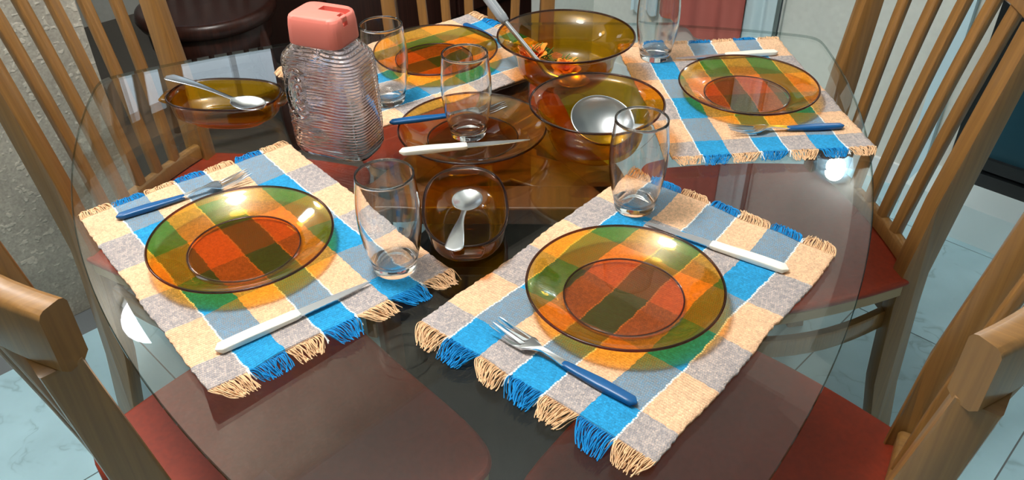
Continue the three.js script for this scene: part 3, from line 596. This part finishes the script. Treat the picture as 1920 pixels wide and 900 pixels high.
// ---------------------------------------------------------------- pitcher
M.pitcherGlass = phys({ color: lin(0.965, 0.925, 0.945), transmission: 1, thickness: 0.004, roughness: 0.0, ior: 1.5 });
{
  const g = thing('glass_pitcher', 'ribbed clear glass pitcher with a coral pink plastic lid', 'pitcher', [-0.264, T + 0.0003, -1.126], -0.40);
  const A = 0.064, B = 0.041, H = 0.178;                      // half length, half width, height of the glass
  const SEG = 168, NY = 190;
  const size = (y) => { const f = y / H, sh0 = 1 - 0.62 * smooth(0.80, 1.0, f) ** 1.7, k = (0.93 + 0.07 * smooth(0, 0.06, f)); return [k * (A + 0.002 * Math.sin(PI * f)) * (0.48 + 0.52 * sh0), k * (B + 0.001 * Math.sin(PI * f)) * (0.56 + 0.44 * sh0)]; };
  const relief = (x, y, z, fy) => {
    // medallion on the long side
    const dx = (x + 0.030) / 0.026, dy = (y - 0.100) / 0.045, r = Math.hypot(dx, dy);
    const onLong = smooth(0.6, 0.9, Math.abs(z) / B);
    const ir = smooth(0.03, -0.01, x); let h = 0.00085 * (1 - 0.45 * ir) * Math.sin(y * 2 * PI / 0.0047 + (2.2 + 3 * ir) * (fbm(x * 45 + 9, y * 30 + 3, 999, 999, 5, 2) - 0.5) * 2 + z * 25) + (0.0005 + 0.0007 * ir) * (fbm(x * 130 + 30, y * 330 + 9, 9999, 9999, 15, 2) - 0.5) * 2;
    h *= smooth(0.03, 0.08, fy) * (1 - smooth(0.93, 0.985, fy));
    if (r < 1.1) { const m = (0.0018 * Math.cos(r * 2 * PI * 3.5) + 0.0016) * (1 - smooth(0.95, 1.1, r)); h = h * (1 - onLong * (1 - smooth(0.98, 1.1, r))) + m * onLong; }
    return h;
  };
  const rows = (off, rel) => { const o = []; for (let j = 0; j <= NY; j++) { const y = off + (H - off) * j / NY, fy = y / H, [a, b] = size(y); const R = ring([0, y, 0], [1, 0, 0], [0, 0, -1], a - off, b - off, 4.2, SEG); o.push(rel ? R.map((q) => { const n = new THREE.Vector3(q[0] * (b / a) ** 2, 0, q[2]).normalize(), h = relief(q[0], y, q[2], fy); return [q[0] + n.x * h, q[1], q[2] + n.z * h]; }) : R); } return o; };
  part('glass_body', withUV(skin([...rows(0, true), ...rows(0.0042, false).filter((_, i) => i % 6 === 0 || i === NY).reverse()])), M.pitcherGlass, g, 'rippled glass body with ringed medallion');
  const neck = []; for (const [y, k] of [[H - 0.001, 1], [H + 0.006, 0.96], [H + 0.02, 0.95]]) neck.push(ring([0, y, 0], [1, 0, 0], [0, 0, -1], 0.036 * k, 0.0265 * k, 4, 60));
  part('neck', withUV(skin(neck, true, false)), M.pitcherGlass, g);
  // lid
  const lid = [], hh = 0.043, y0 = H - 0.003;
  for (const [f, k] of [[0, 0.965], [0.02, 0.99], [0.06, 1], [0.6, 0.985], [0.86, 0.95], [0.94, 0.915], [0.985, 0.86], [1, 0.80]]) lid.push(ring([0, y0 + f * hh, 0], [1, 0, 0], [0, 0, -1], 0.0430 * k, 0.0340 * k * (f > 0.5 ? 0.99 : 1), 5.5, 72));
  const lidG = withUV(skin(lid)).toNonIndexed(), ev = new Evaluator(); ev.useGroups = false;
  const b1 = new Brush(mergeVertices(lidG)), hole = new THREE.BoxGeometry(0.044, 0.022, 0.015); hole.translate(0.0165, y0 + hh - 0.008, -0.009);
  const hole2 = new THREE.BoxGeometry(0.010, 0.02, 0.011); hole2.translate(0.0375, y0 + hh - 0.006, 0.005);
  b1.updateMatrixWorld(); const b2 = new Brush(hole), b3 = new Brush(hole2); b2.updateMatrixWorld(); b3.updateMatrixWorld();
  let rs = ev.evaluate(b1, b2, SUBTRACTION); rs = ev.evaluate(rs, b3, SUBTRACTION);
  const lm = part('lid', toCreasedNormals(clean(rs.geometry), 0.6), M.pink, g, 'coral pink plastic lid with pouring recess');
  part('hinge_tab', box(0.006, 0.009, 0.012, 0.0385, y0 + hh - 0.006, 0.004, 0.002), M.pink, lm);
  part('spout_floor', box(0.042, 0.002, 0.014, 0.016, y0 + hh - 0.017, -0.009), M.pinkDeep, lm, 'deeper coral spout recess');
}

// ---------------------------------------------------------------- along the walls
const inRoom = (o, a, b) => { const [x, z] = ab(a, b); o.position.set(x, o.position.y, z); o.rotation.y = Q; return o; };
// wall globe on the plaster wall
{
  const [x, z] = ab(0.234, BW + 0.11), g = thing('wall_globe_lamp', 'white globe lamp on the rough grey plaster wall', 'lamp', [x, 1.53, z], Q);
  part('globe', new THREE.SphereGeometry(0.084, 32, 24), std({ color: 0xffffff, emissive: 0xf4f8ff, emissiveIntensity: 15 }), g, 'glowing white globe');
  const bp = lathe([[0, 0], [0.05, 0], [0.05, 0.012], [0.02, 0.03], [0, 0.03]], 28); bp.rotateX(PI / 2); bp.translate(0, 0, -0.108); part('wall_plate', bp, M.white, g);
  const l = new THREE.PointLight(new THREE.Color(0.9, 0.95, 1), 0.12); l.position.set(x, 1.53, z); l.shadow.radius = 0.08 / 0.02; l.castShadow = true; scene.add(l);
}
// small round lamp on the pale wall
{
  const [x, z] = ab(AW - 0.03, -0.90), g = thing('round_wall_lamp', 'small round pale blue wall lamp with one bright bulb', 'lamp', [x, 1.50, z], Q);
  const d = lathe([[0, 0], [0.075, 0], [0.08, 0.006], [0.075, 0.014], [0.05, 0.018], [0, 0.018]], 40); d.rotateZ(PI / 2); d.translate(0.028, 0, 0); part('back_disc', d, std({ color: 0xa9d3e6, roughness: 0.5 }), g, 'pale blue disc');
  part('bulb', new THREE.SphereGeometry(0.03, 24, 16).translate(-0.02, 0.008, 0.03), std({ color: 0xffffff, emissive: 0xffffff, emissiveIntensity: 25 }), g, 'bright white bulb');
  part('cord', new THREE.CylinderGeometry(0.004, 0.004, 0.2, 8).translate(0.02, -0.17, -0.04), M.darkWood, g);
  const b = new THREE.Vector3(-0.02, 0.008, 0.03).applyAxisAngle(new THREE.Vector3(0, 1, 0), Q), l = new THREE.PointLight(new THREE.Color(0.92, 0.97, 1), 0.12); l.position.set(x + b.x, 1.50 + b.y, z + b.z); l.shadow.radius = 1.3; l.castShadow = true; scene.add(l);
}
// curtains
function curtain(name, label, b0, b1, y0, y1, mat, folds, amp, sd) {
  const NX = 90, rows = [], NY = 24;
  for (const side of [0, 1]) for (let jj = 0; jj <= NY; jj++) {
    const j = side ? NY - jj : jj, y = y0 + (y1 - y0) * j / NY, r = [];
    for (let i = 0; i <= NX; i++) { const f = i / NX, w = amp * Math.sin(f * folds * 2 * PI + sd + 0.8 * Math.sin(f * 7 + sd)) * (0.75 + 0.25 * Math.cos(j / NY * 2 + f * 4)); r.push([AW - 0.042 + w - (side ? 0 : 0.0025), y + 0.012 * Math.sin(f * 6 + sd) * (1 - j / NY), b0 + (b1 - b0) * f]); }
    rows.push(r);
  }
  const g = skin([...rows, rows[0]], false, false); g.rotateY(Q);
  return single(name, withUV(g), mat, label, 'curtain');
}
curtain('curtain', 'coral pink curtain hanging against the pale wall', -1.62, -1.285, 0.30, 2.2, std({ color: 0xb8665c, roughness: 0.9 }), 3.2, 0.020, 1.0);
const sheer = curtain('sheer_curtain', 'white curtain hanging between the coral curtain and the pale wall', -1.282, -1.175, 0.30, 2.2, std({ color: 0xc9dfe6, roughness: 0.9 }), 1.6, 0.014, 2.2);
curtain('sheer_curtain', 'white curtain hanging between the coral curtain and the room corner', -1.74, -1.625, 0.30, 2.2, std({ color: 0xc9dfe6, roughness: 0.9 }), 1.4, 0.014, 0.4);
{ const [x, z] = ab(AW - 0.03, -1.166); part('pull_cord', new THREE.CylinderGeometry(0.0025, 0.0025, 2.0, 10).translate(x, 1.2, z), std({ color: 0x3a4144, roughness: 0.6 }), sheer, 'thin dark cord'); }
// dark door on its white sill, with white jamb
{
  const d = new THREE.Group(); d.name = 'door_1'; d.userData = { kind: 'structure', label: 'dark teal door with black frame above a white sill', category: 'door' }; scene.add(d);
  const teal = std({ map: tex(256, 256, (u, v) => { const k = 0.9 + 0.2 * fbm(u * 6, v * 6, 6, 6, 91, 4); return [24 * k, 62 * k, 76 * k]; }), roughness: 0.3 }), black = std({ color: 0x14181a, roughness: 0.4 });
  part('door_panel', roomBox(AW - 0.02, AW, 0.19, 2.1, -0.50, 0.45), teal, d, 'dark teal panel');
  part('door_frame', merge([roomBox(AW - 0.04, AW, 0.11, 0.15, -0.56, 0.51), roomBox(AW - 0.035, AW, 0.16, 0.195, -0.56, 0.51), roomBox(AW - 0.04, AW, 0.15, 2.16, -0.56, -0.50), roomBox(AW - 0.04, AW, 0.15, 2.16, 0.45, 0.51), roomBox(AW - 0.04, AW, 2.1, 2.16, -0.5, 0.45)]), black, d, 'black frame');
  part('sill', roomBox(AW - 0.17, AW, 0, 0.11, -0.62, 0.6), std({ color: 0xd5e8ec, roughness: 0.35 }), d, 'white raised sill');
}
struct('trim_1', roomBox(AW - 0.025, AW, 0, 2.2, -0.675, -0.625), std({ color: 0xc4e2ee, roughness: 0.5 }), 'white strip beside the dark door', 'trim');
struct('baseboard_right', roomBox(AW - 0.012, AW, 0, 0.07, BW, -0.68), M.white, 'low white baseboard under the pale wall', 'baseboard');

// ---------------------------------------------------------------- in the dim room behind the opening
{
  const [cx, cz] = [-0.95, -2.53], g = thing('spindle_chair', 'dark brown wooden chair with round seat and turned spindles, behind the opening', 'chair', [cx, 0, cz], 0.5);
  const seat = lathe([[0, 0.435], [0.17, 0.435], [0.205, 0.445], [0.215, 0.465], [0.210, 0.485], [0.195, 0.492], [0, 0.486]], 64); part('seat', seat, M.darkWood, g, 'round glossy dark seat');
  const apron = lathe([[0.165, 0.375], [0.185, 0.375], [0.19, 0.436], [0.165, 0.436]], 48); part('apron', apron, M.darkWood, g);
  for (const [sx, sz] of [[1, 1], [1, -1], [-1, 1], [-1, -1]]) {
    const rings = []; for (const [y, r, o] of [[0, 0.015, 0.185], [0.1, 0.02, 0.172], [0.22, 0.017, 0.158], [0.3, 0.024, 0.148], [0.37, 0.024, 0.14], [0.437, 0.022, 0.132]]) rings.push(ring([sx * o * 0.9, y, sz * o * 0.9], [1, 0, 0], [0, 0, -1], r, r, 2, 16));
    part('leg', withUV(skin(rings)), M.darkWood, g);
  }
  for (const s of [-1, 1]) { part('stretcher', new THREE.CylinderGeometry(0.011, 0.011, 0.28, 12).rotateZ(PI / 2).translate(0, 0.2, s * 0.14), M.darkWood, g); part('stretcher', new THREE.CylinderGeometry(0.011, 0.011, 0.28, 12).rotateX(PI / 2).translate(s * 0.14, 0.16, 0), M.darkWood, g); }
  for (let k = -3; k <= 3; k++) { const a = k * 0.33, x = Math.sin(a) * 0.165, z = -Math.cos(a) * 0.165; const rings = []; for (const [y, r] of [[0.485, 0.016], [0.52, 0.011], [0.6, 0.014], [0.7, 0.010], [0.88, 0.009]]) rings.push(ring([x * (1 + (y - 0.485) * 0.35), y, z * (1 + (y - 0.485) * 0.5)], [1, 0, 0], [0, 0, -1], r, r, 2, 12)); part('spindle', withUV(skin(rings)), M.darkWood, g); }
  const cr = []; for (let i = 0; i <= 16; i++) { const a = -1.15 + 2.3 * i / 16; cr.push(ring([Math.sin(a) * 0.19, 0.905, -Math.cos(a) * 0.197], [0, 1, 0], [Math.sin(a), 0, -Math.cos(a)], 0.03, 0.012, 4, 14)); } part('top_rail', withUV(skin(cr)), M.darkWood, g);
}
{
  const g = thing('dark_cabinet', 'tall dark brown wooden cabinet seen through the opening', 'cabinet'); inRoom(g, 2.02, -2.75);
  part('body', boxUV(box(1.3, 1.9, 0.42, 0.2, 0.95 + 0.0, -0.0, 0.006)), M.darkWood, g);
  for (let k = 0; k < 4; k++) { const d = part('door', boxUV(box(0.305, 1.74, 0.02, -0.275 + k * 0.318, 0.99, 0.218, 0.005), 1, k * 0.3, 0), M.darkWood, g); part('handle', box(0.012, 0.1, 0.02, -0.275 + k * 0.318 + (k % 2 ? -0.12 : 0.12), 1.0, 0.237, 0.004), M.brushed, d, 'steel handle'); }
}

// high lit window in the back room
{
  const w = new THREE.Group(); w.name = 'window_1'; w.userData = { kind: 'structure', label: 'high window strip glowing pale blue in the back room', category: 'window' }; scene.add(w);
  const glow = std({ color: 0xdfeaf2, emissive: 0xcfe4f2, emissiveIntensity: 0.75, roughness: 0.6 });
  for (let k = 0; k < 3; k++) part('pane', roomBox(1.26 + k * 0.29, 1.53 + k * 0.29, 1.74, 2.10, BB + 0.002, BB + 0.012), glow, w, 'frosted lit pane');
  part('window_frame', merge([roomBox(1.22, 2.15, 1.70, 1.735, BB, BB + 0.035), roomBox(1.22, 2.15, 2.105, 2.14, BB, BB + 0.035), ...[1.22, 1.53, 1.82, 2.11].map((a) => roomBox(a, a + 0.03, 1.735, 2.105, BB, BB + 0.03))]), M.white, w);
  const [x, z] = ab(1.685, BB + 0.05), l = new THREE.RectAreaLight(new THREE.Color(0.8, 0.9, 1), 0.7, 0.84, 0.36); l.position.set(x, 1.92, z); l.lookAt(x + 1, 1.92, z + 1); scene.add(l);
}

renderer.render(scene, camera);
